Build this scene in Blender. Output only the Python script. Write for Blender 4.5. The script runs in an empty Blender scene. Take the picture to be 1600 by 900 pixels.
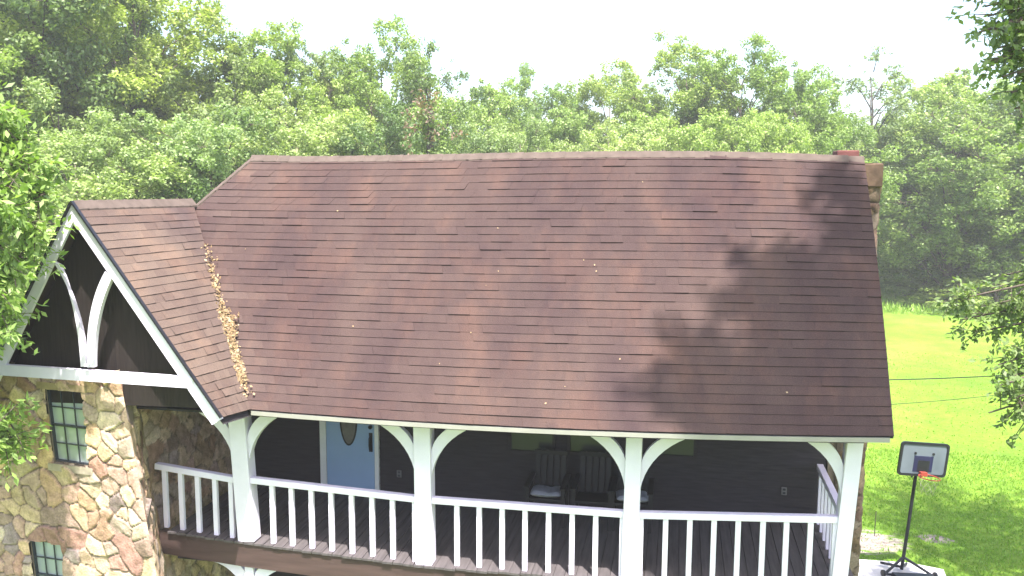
import bpy, math, random
import numpy as np
from mathutils import Vector, Matrix, noise as mnoise
R_ = math.radians
random.seed(7)
S = bpy.context.scene
COL = S.collection

# ------------------------------------------------------------------ camera
CAM_F, CAM_YAW, CAM_PITCH, CAM_ROLL = 1331.8, .1949, .12, .0047     # focal length in pixels of the 1600 px photo
CAM_C = np.array([5.9026, -10.6107, 5.0256])
def _axes():
    cy, sy, cp, sp = math.cos(CAM_YAW), math.sin(CAM_YAW), math.cos(CAM_PITCH), math.sin(CAM_PITCH)
    fwd = np.array([-sy*cp, cy*cp, -sp]); right = np.array([cy, sy, 0.]); up = np.cross(right, fwd)
    cr, sr = math.cos(CAM_ROLL), math.sin(CAM_ROLL)
    return right*cr+up*sr, up*cr-right*sr, fwd
AX_R, AX_U, AX_F = _axes()
cam = bpy.data.objects.new('camera', bpy.data.cameras.new('camera')); COL.objects.link(cam)
m = Matrix.Identity(4)
for i in range(3):
    m[i][0], m[i][1], m[i][2], m[i][3] = AX_R[i], AX_U[i], -AX_F[i], CAM_C[i]
cam.matrix_world = m
cam.data.sensor_width = 36; cam.data.lens = CAM_F/1600*36
cam.data.clip_start = .05; cam.data.clip_end = 3000
S.camera = cam
def at(px, py, axis, val):
    """the point on the plane (axis = val) seen at a pixel of the 1600x900 photo"""
    d = AX_R*(px-800)/CAM_F + AX_U*(450-py)/CAM_F + AX_F
    return CAM_C + d*(val-CAM_C[axis])/d[axis]

# ------------------------------------------------------------------ light
SUN_EL, SUN_AZ = R_(66), R_(31)       # azimuth from -Y (towards the camera side), to the right
SUN_DIR = np.array([math.sin(SUN_AZ)*math.cos(SUN_EL), -math.cos(SUN_AZ)*math.cos(SUN_EL), math.sin(SUN_EL)])
W = bpy.data.worlds.new('World'); S.world = W; W.use_nodes = True
nt = W.node_tree; nt.nodes.clear()
sky = nt.nodes.new('ShaderNodeTexSky'); sky.sky_type = 'NISHITA'; sky.sun_disc = False
sky.sun_elevation = SUN_EL; sky.sun_rotation = math.pi-SUN_AZ; sky.air_density = 1.0; sky.dust_density = 3.0; sky.ozone_density = 1.0
bg = nt.nodes.new('ShaderNodeBackground'); bg.inputs[1].default_value = .15
ow = nt.nodes.new('ShaderNodeOutputWorld')
nt.links.new(sky.outputs[0], bg.inputs[0]); nt.links.new(bg.outputs[0], ow.inputs[0])
sl = bpy.data.lights.new('sun', 'SUN'); sl.energy = 4.0; sl.angle = R_(.8); sl.color = (1, .975, .93)
so = bpy.data.objects.new('sun', sl); COL.objects.link(so)
so.rotation_euler = Vector(-SUN_DIR).to_track_quat('-Z', 'Y').to_euler()
so.location = (0, -30, 60)
S.view_settings.view_transform = 'Standard'; S.view_settings.look = 'None'
S.view_settings.exposure = 1.9; S.view_settings.gamma = 1

# ------------------------------------------------------------------ material helpers
def mat(name):
    M = bpy.data.materials.new(name); M.use_nodes = True
    M.node_tree.nodes.clear(); return M, M.node_tree.nodes, M.node_tree.links
def out(N, L, sh):
    o = N.new('ShaderNodeOutputMaterial'); L.new(sh, o.inputs[0])
def ramp(N, L, fac, stops):
    r = N.new('ShaderNodeValToRGB'); cr = r.color_ramp
    while len(cr.elements) < len(stops): cr.elements.new(.5)
    for e, (p, c) in zip(cr.elements, stops): e.position = p; e.color = (*c, 1)
    L.new(fac, r.inputs[0]); return r.outputs[0]
def noisen(N, L, scale, detail=4, vec=None, rough=.55):
    n = N.new('ShaderNodeTexNoise'); n.inputs['Scale'].default_value = scale
    n.inputs['Detail'].default_value = detail; n.inputs['Roughness'].default_value = rough
    if vec is not None: L.new(vec, n.inputs['Vector'])
    return n.outputs[0]
def mixc(N, L, fac, a, b, mode='MIX'):
    x = N.new('ShaderNodeMix'); x.data_type = 'RGBA'; x.blend_type = mode
    for s, v in ((x.inputs[0], fac), (x.inputs[6], a), (x.inputs[7], b)):
        if hasattr(v, 'is_linked'): L.new(v, s)
        elif isinstance(v, (int, float)): s.default_value = v
        else: s.default_value = (*v, 1)
    return x.outputs[2]
def bumpn(N, L, h, strength=.4, dist=.02):
    b = N.new('ShaderNodeBump'); b.inputs['Strength'].default_value = strength; b.inputs['Distance'].default_value = dist
    L.new(h, b.inputs['Height']); return b.outputs[0]
def objco(N, scale=(1, 1, 1), L=None):
    t = N.new('ShaderNodeTexCoord')
    if scale == (1, 1, 1): return t.outputs['Object']
    mp = N.new('ShaderNodeMapping'); mp.inputs['Scale'].default_value = scale
    L.new(t.outputs['Object'], mp.inputs[0]); return mp.outputs[0]
def attr(N, name):
    a = N.new('ShaderNodeAttribute'); a.attribute_name = name; return a.outputs[0]
def principled(N, L, col, rough=.8, normal=None, spec=.3, metal=0):
    p = N.new('ShaderNodeBsdfPrincipled')
    if hasattr(col, 'is_linked'): L.new(col, p.inputs['Base Color'])
    else: p.inputs['Base Color'].default_value = (*col, 1)
    p.inputs['Roughness'].default_value = rough; p.inputs['Specular IOR Level'].default_value = spec
    p.inputs['Metallic'].default_value = metal
    if normal is not None: L.new(normal, p.inputs['Normal'])
    return p
def simple(name, col, rough=.7, var=.15, scale=6, bump=.15, stretch=(1, 1, 1), spec=.3, metal=0):
    M, N, L = mat(name)
    v = objco(N, stretch, L) if stretch != (1, 1, 1) else objco(N)
    n = noisen(N, L, scale, 5, v)
    c = ramp(N, L, n, [(.25, tuple(x*(1-var) for x in col)), (.75, tuple(min(1, x*(1+var)) for x in col))])
    p = principled(N, L, c, rough, bumpn(N, L, n, bump, .01) if bump else None, spec, metal)
    out(N, L, p.outputs[0]); return M

def leaf_material(name, dark, mid, light, transl=.35):
    """tint attribute picks the leaf's own colour; each tree shifts a little as a whole"""
    M, N, L = mat(name)
    a = attr(N, 'tint')
    c = ramp(N, L, a, [(0, dark), (.5, mid), (1, light)])
    oi = N.new('ShaderNodeObjectInfo')
    hs = N.new('ShaderNodeHueSaturation')
    mr = N.new('ShaderNodeMapRange'); mr.inputs[3].default_value = .485; mr.inputs[4].default_value = .515
    L.new(oi.outputs['Random'], mr.inputs[0]); L.new(mr.outputs[0], hs.inputs['Hue'])
    mv = N.new('ShaderNodeMapRange'); mv.inputs[3].default_value = 1.15; mv.inputs[4].default_value = .85
    L.new(oi.outputs['Random'], mv.inputs[0]); L.new(mv.outputs[0], hs.inputs['Value'])
    L.new(c, hs.inputs['Color'])
    p = principled(N, L, hs.outputs[0], .55, None, .35)
    t = N.new('ShaderNodeBsdfTranslucent')
    tc = mixc(N, L, 1.0, hs.outputs[0], tuple(x*transl*2 for x in (.85, .95, .45)), 'MULTIPLY'); L.new(tc, t.inputs[0])
    mx = N.new('ShaderNodeAddShader')
    L.new(p.outputs[0], mx.inputs[0]); L.new(t.outputs[0], mx.inputs[1])
    out(N, L, mx.outputs[0]); return M

MT = {}
MT['white'] = simple('white_paint', (.70, .645, .755), .55, .10, 2.2, .12)
MT['white_trim'] = simple('worn_white_trim', (.70, .70, .68), .6, .08, 5, .1)
MT['fascia'] = simple('cream_fascia', (.28, .265, .235), .6, .1, 4, .1)
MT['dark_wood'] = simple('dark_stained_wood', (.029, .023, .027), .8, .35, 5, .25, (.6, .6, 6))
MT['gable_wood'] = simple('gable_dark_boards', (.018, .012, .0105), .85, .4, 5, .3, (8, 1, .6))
MT['beam'] = simple('brown_stained_beam', (.064, .038, .034), .75, .3, 3, .25, (.4, 4, 4))
MT['deck'] = simple('weathered_deck_board', (.085, .072, .073), .8, .35, 3, .3, (6, .5, 1))
MT['steel'] = simple('black_steel', (.015, .015, .02), .45, .2, 20, .05)
MT['frame'] = simple('dark_window_frame', (.03, .035, .045), .5, .2, 10, .05)
MT['bark'] = simple('grey_brown_bark', (.11, .085, .065), .9, .45, 3, .6, (3, 3, .5))
MT['bark_dark'] = simple('dark_bark', (.06, .05, .04), .9, .45, 3, .6, (3, 3, .5))
MT['concrete'] = simple('pale_concrete', (.50, .47, .46), .85, .12, 3, .2)
MT['door'] = simple('pale_blue_door', (.27, .39, .58), .5, .04, 2, .03)
MT['orange'] = simple('orange_rim', (.30, .05, .035), .5, .15, 9, .05)
MT['board'] = simple('grey_backboard', (.13, .15, .18), .4, .05, 4, .02)
MT['navy'] = simple('navy_target', (.018, .018, .06), .5, .15, 5, 0)
MT['cushion'] = simple('off_white_cushion', (.34, .34, .39), .9, .12, 12, .5)
MT['grey_seat'] = simple('dark_grey_seat', (.04, .04, .045), .85, .2, 12, .3)
MT['chair'] = simple('black_brown_chair', (.016, .013, .015), .6, .3, 8, .1)
MT['outlet'] = simple('outlet_plastic', (.16, .15, .15), .5, .05, 5, 0)
MT['net'] = simple('white_net_cord', (.24, .23, .18), .8, .1, 5, 0)
MT['flue'] = simple('red_clay_flue', (.15, .055, .048), .8, .25, 6, .2)
MT['mortar'] = simple('pale_mortar', (.18, .14, .105), .9, .2, 14, .3)
MT['glass_oval'] = simple('frosted_oval_glass', (.13, .12, .11), .25, .3, 9, .1)
MT['litter'] = None

def glass_mat(name, col, rough=.12):
    M, N, L = mat(name)
    n = noisen(N, L, 1.7, 3, objco(N))
    c = ramp(N, L, n, [(.3, tuple(x*.8 for x in col)), (.7, tuple(x*1.15 for x in col))])
    p = principled(N, L, c, rough, None, .6); out(N, L, p.outputs[0]); return M
MT['pane'] = glass_mat('curtained_pane', (.31, .345, .345), .2)
MT['pane_dark'] = glass_mat('dark_green_pane', (.019, .022, .021), .3)

def shingle_mat():
    M, N, L = mat('brown_asphalt_shingle')
    a = attr(N, 'tint')
    base = ramp(N, L, a, [(0, (.053, .0335, .0305)), (.3, (.065, .0415, .0370)), (.62, (.076, .0490, .0425)), (1, (.130, .092, .073))])
    # old algae streaks run down the slope; they have their own shape
    st = noisen(N, L, 1.0, 5, objco(N, (.75, .34, .34), L), .62)
    sf = ramp(N, L, st, [(.40, (0, 0, 0)), (.72, (1, 1, 1))])
    c = mixc(N, L, sf, base, mixc(N, L, 1., base, (.56, .54, .66), 'MULTIPLY'))
    bl = noisen(N, L, 2.2, 4, objco(N, (1, .5, .5), L), .6)
    bf = ramp(N, L, bl, [(.48, (0, 0, 0)), (.70, (.8, .8, .8))])
    c = mixc(N, L, bf, c, mixc(N, L, 1., c, (1.42, 1.27, 1.12), 'MULTIPLY'))
    g = noisen(N, L, 90, 2, objco(N))
    gf = ramp(N, L, g, [(.3, (.82, .82, .82)), (.7, (1.15, 1.15, 1.15))])
    c = mixc(N, L, 1., c, gf, 'MULTIPLY')
    p = principled(N, L, c, .95, bumpn(N, L, g, .35, .01), .15); out(N, L, p.outputs[0]); return M
MT['shingle'] = shingle_mat()
MT['shingle_edge'] = simple('shingle_butt_edge', (.022, .012, .011), .95, .3, 20, 0)
MT['cap'] = simple('tan_ridge_cap', (.098, .072, .060), .95, .25, 7, .3)

def stone_mat():
    M, N, L = mat('fieldstone')
    a = attr(N, 'tint')
    n1 = noisen(N, L, 7, 6, objco(N), .65); n2 = noisen(N, L, 38, 4, objco(N), .6)
    f = ramp(N, L, n1, [(.28, (.62, .58, .55)), (.72, (1.3, 1.28, 1.25))])
    c = mixc(N, L, 1., a, f, 'MULTIPLY')
    f2 = ramp(N, L, n2, [(.3, (.8, .8, .8)), (.7, (1.2, 1.2, 1.2))])
    c = mixc(N, L, 1., c, f2, 'MULTIPLY')
    p = principled(N, L, c, .9, bumpn(N, L, n2, .6, .02), .2); out(N, L, p.outputs[0]); return M
MT['stone'] = stone_mat()

def grass_ground():
    M, N, L = mat('lawn_ground')
    co = objco(N)
    big = noisen(N, L, .12, 5, co, .6); mid = noisen(N, L, .9, 5, co, .65); fin = noisen(N, L, 14, 4, co, .7)
    c = ramp(N, L, big, [(.3, (.102, .190, .018)), (.5, (.140, .230, .023)), (.68, (.185, .250, .042))])
    c = mixc(N, L, 1., c, ramp(N, L, mid, [(.28, (.70, .80, .75)), (.5, (1, 1, 1)), (.75, (1.25, 1.10, 1.25))]), 'MULTIPLY')
    c = mixc(N, L, 1., c, ramp(N, L, fin, [(.3, (.70, .74, .6)), (.7, (1.25, 1.2, 1.3))]), 'MULTIPLY')
    # worn sandy patch beside the pad
    for cx_, cy_, sx_, sy_ in ((9.95, 9.5, .62, .95), (11.9, 9.95, 1.9, 3.2)):
        mp = N.new('ShaderNodeMapping'); mp.inputs['Scale'].default_value = (sx_, sy_, 0); mp.inputs['Location'].default_value = (-cx_*sx_, -cy_*sy_, 0); L.new(co, mp.inputs[0])
        ln = N.new('ShaderNodeVectorMath'); ln.operation = 'LENGTH'; L.new(mp.outputs[0], ln.inputs[0])
        nn = noisen(N, L, 3.2, 7, objco(N, (.7, 1.6, 1), L), .75)
        ad = N.new('ShaderNodeMath'); ad.operation = 'MULTIPLY_ADD'; L.new(nn, ad.inputs[0]); ad.inputs[1].default_value = -2.2; ad.inputs[2].default_value = 1.9
        sb = N.new('ShaderNodeMath'); sb.operation = 'SUBTRACT'; L.new(ad.outputs[0], sb.inputs[0]); L.new(ln.outputs['Value'], sb.inputs[1])
        mk = ramp(N, L, sb.outputs[0], [(.0, (0, 0, 0)), (.22, (1, 1, 1))])
        c = mixc(N, L, mk, c, ramp(N, L, fin, [(.3, (.13, .10, .08)), (.7, (.36, .31, .27))]))
    p = principled(N, L, c, .9, bumpn(N, L, fin, .8, .06), .15); out(N, L, p.outputs[0]); return M
MT['ground'] = grass_ground()
MT['dirt'] = simple('bare_sandy_dirt', (.24, .20, .165), .95, .5, 5, .6)
MT['blade'] = leaf_material('grass_blade', (.10, .175, .015), (.135, .23, .021), (.19, .27, .04), .3)
MT['leaf'] = leaf_material('broad_leaf', (.080, .115, .020), (.132, .180, .030), (.200, .245, .060), .5)
MT['leaf_pale'] = leaf_material('pale_leaf', (.100, .138, .040), (.150, .195, .062), (.205, .245, .100), .5)
MT['leaf_yellow'] = leaf_material('yellow_green_leaf', (.095, .138, .028), (.145, .200, .044), (.210, .258, .080), .5)
MT['leaf_dark'] = leaf_material('dark_leaf', (.056, .084, .024), (.096, .134, .038), (.146, .186, .062), .48)
MT['leaf_brown'] = leaf_material('browning_vine_leaf', (.07, .05, .03), (.14, .09, .06), (.20, .14, .09), .3)
MT['leaf_green'] = leaf_material('deep_green_leaf', (.046, .080, .018), (.080, .128, .028), (.135, .185, .048), .5)
MT['litter'] = leaf_material('dry_fallen_leaf', (.09, .055, .028), (.20, .135, .065), (.34, .25, .13), .1)

# ------------------------------------------------------------------ mesh helpers
class MB:
    def __init__(s): s.v = []; s.f = []; s.mi = []; s.t = []
    def face(s, pts, mi=0, tint=.5):
        b = len(s.v); s.v += [tuple(float(c) for c in p) for p in pts]; s.f.append(tuple(range(b, b+len(pts)))); s.mi.append(mi); s.t.append(tint)
    def hexa(s, q, mi=0):
        """q: 8 points, bottom ring 0-3 and top ring 4-7"""
        b = len(s.v); s.v += [tuple(float(c) for c in p) for p in q]
        for f in ((0, 3, 2, 1), (4, 5, 6, 7), (0, 1, 5, 4), (1, 2, 6, 5), (2, 3, 7, 6), (3, 0, 4, 7)):
            s.f.append(tuple(b+i for i in f)); s.mi.append(mi); s.t.append(.5)
    def box(s, lo, hi, mi=0):
        x0, y0, z0 = lo; x1, y1, z1 = hi
        s.hexa([(x0, y0, z0), (x1, y0, z0), (x1, y1, z0), (x0, y1, z0), (x0, y0, z1), (x1, y0, z1), (x1, y1, z1), (x0, y1, z1)], mi)
    def bar(s, p, q, w, d, side=None, mi=0, taper=1.):
        """a straight square-section bar from p to q, w across and d deep"""
        p, q = Vector(p), Vector(q); ax = (q-p).normalized()
        sd = Vector(side) if side is not None else Vector((0, 1, 0))
        u = ax.cross(sd)
        if u.length < 1e-4: u = ax.cross(Vector((1, 0, 0)))
        u.normalize(); n = u.cross(ax).normalized()
        a, b = u*w/2, n*d/2
        s.hexa([p-a-b, p+a-b, p+a+b, p-a+b, q-a*taper-b*taper, q+a*taper-b*taper, q+a*taper+b*taper, q-a*taper+b*taper], mi)
    def prism(s, poly, vec, mi=0):
        """polygon (list of points) swept along vec"""
        b = len(s.v); n = len(poly); vec = Vector(vec)
        s.v += [tuple(Vector(p)) for p in poly]+[tuple(Vector(p)+vec) for p in poly]
        s.f.append(tuple(range(b, b+n))); s.f.append(tuple(range(b+2*n-1, b+n-1, -1)))
        for i in range(n): s.f.append((b+i, b+(i+1) % n, b+n+(i+1) % n, b+n+i))
        s.mi += [mi]*(n+2); s.t += [.5]*(n+2)
    def strip(s, outer, inner, vec, mi=0):
        """a curved band between two point rows, swept along vec"""
        n = len(outer); vec = Vector(vec)
        for i in range(n-1):
            a, b_, c, d = Vector(outer[i]), Vector(outer[i+1]), Vector(inner[i+1]), Vector(inner[i])
            A, B, C, D = a+vec, b_+vec, c+vec, d+vec
            for f in ((a, b_, c, d), (D, C, B, A), (a, A, B, b_), (d, c, C, D)): s.face(f, mi)
        for i in (0, n-1):
            a, d = Vector(outer[i]), Vector(inner[i]); s.face((a, d, d+vec, a+vec), mi)
    def tube(s, pts, rad, n=8, mi=0, cap=True):
        pts = [Vector(p) for p in pts]
        if not hasattr(rad, '__len__'): rad = [rad]*len(pts)
        rings = []; pu = None
        for i, p in enumerate(pts):
            t = (pts[min(i+1, len(pts)-1)]-pts[max(i-1, 0)]).normalized()
            u = t.orthogonal().normalized() if pu is None else (pu-t*pu.dot(t)).normalized()
            pu = u; w = t.cross(u); b = len(s.v)
            for k in range(n):
                a = 2*math.pi*k/n; s.v.append(tuple(p+(u*math.cos(a)+w*math.sin(a))*rad[i]))
            rings.append(b)
        for a, b in zip(rings, rings[1:]):
            for k in range(n):
                s.f.append((a+k, a+(k+1) % n, b+(k+1) % n, b+k)); s.mi.append(mi); s.t.append(.5)
        if cap:
            s.f.append(tuple(rings[0]+k for k in reversed(range(n)))); s.f.append(tuple(rings[-1]+k for k in range(n))); s.mi += [mi]*2; s.t += [.5]*2
    def build(s, name, mats, parent=None, origin=(0, 0, 0), bevel=0, smooth=False, tint=False):
        me = bpy.data.meshes.new(name); o3 = Vector(origin)
        me.from_pydata([tuple(Vector(p)-o3) for p in s.v], [], s.f)
        mats = mats if isinstance(mats, (list, tuple)) else [mats]
        for m_ in mats: me.materials.append(m_)
        me.polygons.foreach_set('material_index', s.mi)
        if smooth: me.polygons.foreach_set('use_smooth', [True]*len(s.f))
        if tint:
            at_ = me.attributes.new('tint', 'FLOAT', 'FACE'); at_.data.foreach_set('value', s.t)
        me.update()
        o = bpy.data.objects.new(name, me); COL.objects.link(o)
        if parent is not None: o.parent = parent
        else: o.location = o3
        if bevel:
            b = o.modifiers.new('bevel', 'BEVEL'); b.width = bevel; b.segments = 2; b.limit_method = 'ANGLE'
        return o
def tag(o, label=None, cat=None, group=None, kind=None):
    if label: o['label'] = label
    if cat: o['category'] = cat
    if group: o['group'] = group
    if kind: o['kind'] = kind
    return o
def empty(name, loc, label, cat, group=None, rz=0):
    o = bpy.data.objects.new(name, None); COL.objects.link(o); o.location = loc; o.rotation_euler = (0, 0, rz)
    o.empty_display_size = .3
    return tag(o, label, cat, group)

# leaves: many small rhombus faces, built straight from arrays
def leaf_mesh(name, P, A, B, tint, mt, fold=None):
    n = len(P); V = np.empty((n, 4, 3))
    V[:, 0] = P-A; V[:, 1] = P+B; V[:, 2] = P+A; V[:, 3] = P-B
    me = bpy.data.meshes.new(name)
    me.vertices.add(n*4); me.loops.add(n*4); me.polygons.add(n)
    me.vertices.foreach_set('co', V.reshape(-1)); me.loops.foreach_set('vertex_index', np.arange(n*4, dtype=np.int32))
    me.polygons.foreach_set('loop_start', np.arange(0, n*4, 4, dtype=np.int32))
    me.update(calc_edges=True)
    a = me.attributes.new('tint', 'FLOAT', 'FACE'); a.data.foreach_set('value', np.clip(tint, 0, 1).astype(np.float32))
    me.materials.append(mt); return me
def rand_dirs(rng, n):
    v = rng.normal(size=(n, 3)); return v/np.linalg.norm(v, axis=1)[:, None]
def scatter_leaves(rng, clumps, per, L, Wd, up=.8, droop=0.):
    """clumps: array (x, y, z, r, tint); every clump is a loose flattened ball of leaves"""
    P, A, B, T = [], [], [], []
    for x, y, z, r, t in clumps:
        n = max(4, int(per*(r/.6)**2*rng.uniform(.7, 1.3)))
        d = rand_dirs(rng, n)*(rng.random((n, 1))**.45)*r
        d[:, 2] *= .85
        N_ = rand_dirs(rng, n)+np.array([0, 0, up])+d/r*.5
        N_ /= np.linalg.norm(N_, axis=1)[:, None]
        a = np.cross(N_, rand_dirs(rng, n)); a /= np.linalg.norm(a, axis=1)[:, None]
        if droop: a[:, 2] -= droop; a /= np.linalg.norm(a, axis=1)[:, None]
        b = np.cross(N_, a); b /= np.linalg.norm(b, axis=1)[:, None]+1e-9
        s = rng.uniform(.65, 1.3, (n, 1))
        P.append(d+np.array([x, y, z])); A.append(a*L/2*s); B.append(b*Wd/2*s)
        T.append(t+rng.normal(0, .2, n))
    return np.concatenate(P), np.concatenate(A), np.concatenate(B), np.concatenate(T)
def grow_tree(seed, height, crown_lo, radius, lobes, clumps_per, per, leaf, mt, bark, shape='oval', trunk_r=.22, spread=.38, droop=0., gap=0.):
    """returns (trunk mesh, crown mesh); origin at the foot of the trunk"""
    rng = np.random.default_rng(seed); mb = MB()
    lean = rng.normal(0, .25, 2)
    top = np.array([lean[0], lean[1], height*.9])
    tr = [np.array([0, 0, -.3]), np.array([0, 0, .6])]
    for k in range(1, 7):
        f = k/6; tr.append(np.array([lean[0]*f+rng.normal(0, .1), lean[1]*f+rng.normal(0, .1), .6+(height*.9-.6)*f]))
    mb.tube(tr, [trunk_r*1.5, trunk_r*1.1]+[trunk_r*(1-.15*k) for k in range(1, 7)], 9)
    clumps = []
    cz, hh = (crown_lo+height)/2, (height-crown_lo)/2
    for i in range(lobes):
        th = 2.399963*i+rng.normal(0, .35); f = (i+.5)/lobes
        z = -1+2*f
        if shape == 'oval': rr = math.sqrt(max(0, 1-z*z*.92))
        elif shape == 'round': rr = math.sqrt(max(0, 1-max(z, -.55)**2))
        elif shape == 'cone': rr = (1-f)*.95+.08
        elif shape == 'bush': rr = math.sqrt(max(0, 1-max(z, 0)**2))
        rad = radius*rr*rng.uniform(.45, 1.0)
        c = np.array([math.cos(th)*rad+lean[0]*.6, math.sin(th)*rad+lean[1]*.6, cz+z*hh*rng.uniform(.82, .98)])
        lr = radius*spread*rng.uniform(.7, 1.2)*(.65 if shape == 'cone' else 1)*(1-.35*max(0, z))
        if rng.random() < gap: continue
        # the limb that carries this lobe
        zb = max(crown_lo*.5, c[2]-rad*.9-.5); ft = min(1, max(0, (zb-.6)/(height*.9-.6)))
        s0 = np.array([lean[0]*ft, lean[1]*ft, zb]); mid_ = (s0+c)/2+np.array([0, 0, .2*rad])
        w = trunk_r*(.42-.25*ft)
        mb.tube([s0, s0*.6+mid_*.4, mid_, c], [w, w*.8, w*.6, w*.2], 5, cap=False)
        lt = rng.normal(.5, .13)
        for k in range(clumps_per):
            d = rand_dirs(rng, 1)[0]; d[2] = d[2]*.75+.12
            p = c+d*lr*rng.uniform(.4, 1.3)
            r = rng.uniform(.3, .75)*lr*.56
            clumps.append((*p, r, lt+rng.normal(0, .1)))
            if k % 3 == 0: mb.tube([c, (c+p)/2+rng.normal(0, .06, 3), p], [w*.22+.008, w*.14+.006, .005], 4, cap=False)
    P, A, B, T = scatter_leaves(rng, clumps, per, leaf[0], leaf[1], droop=droop)
    me = bpy.data.meshes.new('trunk'); me.from_pydata(mb.v, [], mb.f); me.materials.append(bark)
    me.polygons.foreach_set('use_smooth', [True]*len(mb.f)); me.update()
    return me, leaf_mesh('crown', P, A, B, T, mt)
def plant(name, meshes, loc, label, cat='tree', group=None, rz=0, sc=(1, 1, 1)):
    r = empty(name, loc, label, cat, group, rz); r.scale = sc
    for nm, me in zip(('trunk', 'crown'), meshes):
        o = bpy.data.objects.new(nm, me); COL.objects.link(o); o.parent = r
    return r

# ------------------------------------------------------------------ the ground
GZ = -3.1
def gheight(x, y):
    d = max(0, math.hypot(x-4, y-3)-45)
    return GZ + mnoise.noise(Vector((x*.05, y*.05, 3)))*.10*min(1, max(0, (math.hypot(x-4, y-3)-9)/10)) + d*.004
def build_ground():
    xs = np.concatenate([np.linspace(-110, -65, 6), np.linspace(-60, 80, 71), np.linspace(85, 115, 4)])
    ys = np.concatenate([np.linspace(-70, -44, 4), np.linspace(-40, 100, 71), np.linspace(104, 130, 4)])
    v = [(x, y, gheight(x, y)) for y in ys for x in xs]; nx = len(xs)
    f = [(j*nx+i, j*nx+i+1, (j+1)*nx+i+1, (j+1)*nx+i) for j in range(len(ys)-1) for i in range(nx-1)]
    me = bpy.data.meshes.new('ground'); me.from_pydata(v, [], f); me.materials.append(MT['ground'])
    me.polygons.foreach_set('use_smooth', [True]*len(f)); me.update()
    o = bpy.data.objects.new('ground', me); COL.objects.link(o)
    tag(o, 'bright yellow green mown lawn around the house', 'lawn', kind='structure')
build_ground()
# the concrete pad under the basketball hoop, and the bare patch beside it
mb = MB(); pp = [(9.0, 6.3), (11.35, 6.3), (11.55, 8.05), (10.9, 8.25), (9.0, 8.15)]
mb.prism([(x, y, GZ-.1) for x, y in pp], (0, 0, .19)); tag(mb.build('pavement', MT['concrete'], bevel=.01), 'pale concrete pad under the basketball hoop', 'pad', kind='structure')
def blob(cx, cy, rx, ry, z, seed, n=40):
    return [(cx+rx*math.cos(a)*(1+.35*mnoise.noise(Vector((math.cos(a)*1.7, math.sin(a)*1.7, seed)))),
             cy+ry*math.sin(a)*(1+.35*mnoise.noise(Vector((math.cos(a)*1.7, math.sin(a)*1.7, seed+9)))), z) for a in [2*math.pi*k/n for k in range(n)]]
# ------------------------------------------------------------------ the house
HO = Vector((3, 2, GZ))
house = empty('brown_roofed_house', HO, 'two storey stone and dark timber house with steep brown shingle roof and white porch posts', 'house')
def hb(mb, name, mats, parent=None, **k): return mb.build(name, mats, parent or house, origin=HO, **k)

YG, YE, YR, YW = -1.2, -.55, 2.04, -.95         # gable rake plane, eave, ridge, stone wall plane
A = at(115, 315, 1, YG); T_ = at(348, 652, 1, YG); Q = at(300, 312, 1, 1.42); V_ = at(390, 640, 1, YE)
Rl = at(396, 245, 1, YR); Rr = at(1350, 246, 1, YR); E_ = at(1397, 682, 1, YE)
# gentle sag of the old eave and ridge
ez = np.polyfit([p[0] for p in (V_, at(700, 661, 1, YE), at(1040, 676, 1, YE), E_)], [p[2] for p in (V_, at(700, 661, 1, YE), at(1040, 676, 1, YE), E_)], 2)
rp = [Rl, at(460, 246, 1, YR), at(900, 238, 1, YR), at(1150, 239, 1, YR), Rr]
rz_ = np.polyfit([p[0] for p in rp], [p[2] for p in rp], 3)
def main_pt(x, v):
    z0, z1 = np.polyval(ez, max(x, V_[0])), np.polyval(rz_, x)
    bow = -.035*math.sin(math.pi*v)
    return np.array([x, YE+(YR-YE)*v, z0+(z1-z0)*v+bow*.6])
vq = (Q[1]-YE)/(YR-YE)
def xl(v):
    if v < vq: return V_[0]+(Q[0]-V_[0])*(v/vq)
    return Q[0]+(Rl[0]-Q[0])*((v-vq)/(1-vq))
def xr_(v): return E_[0]+(Rr[0]-E_[0])*v+.03*math.sin(math.pi*v)
def wing_pt(u, v):
    return (1-v)*((1-u)*T_+u*V_)+v*((1-u)*A+u*Q)
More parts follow.
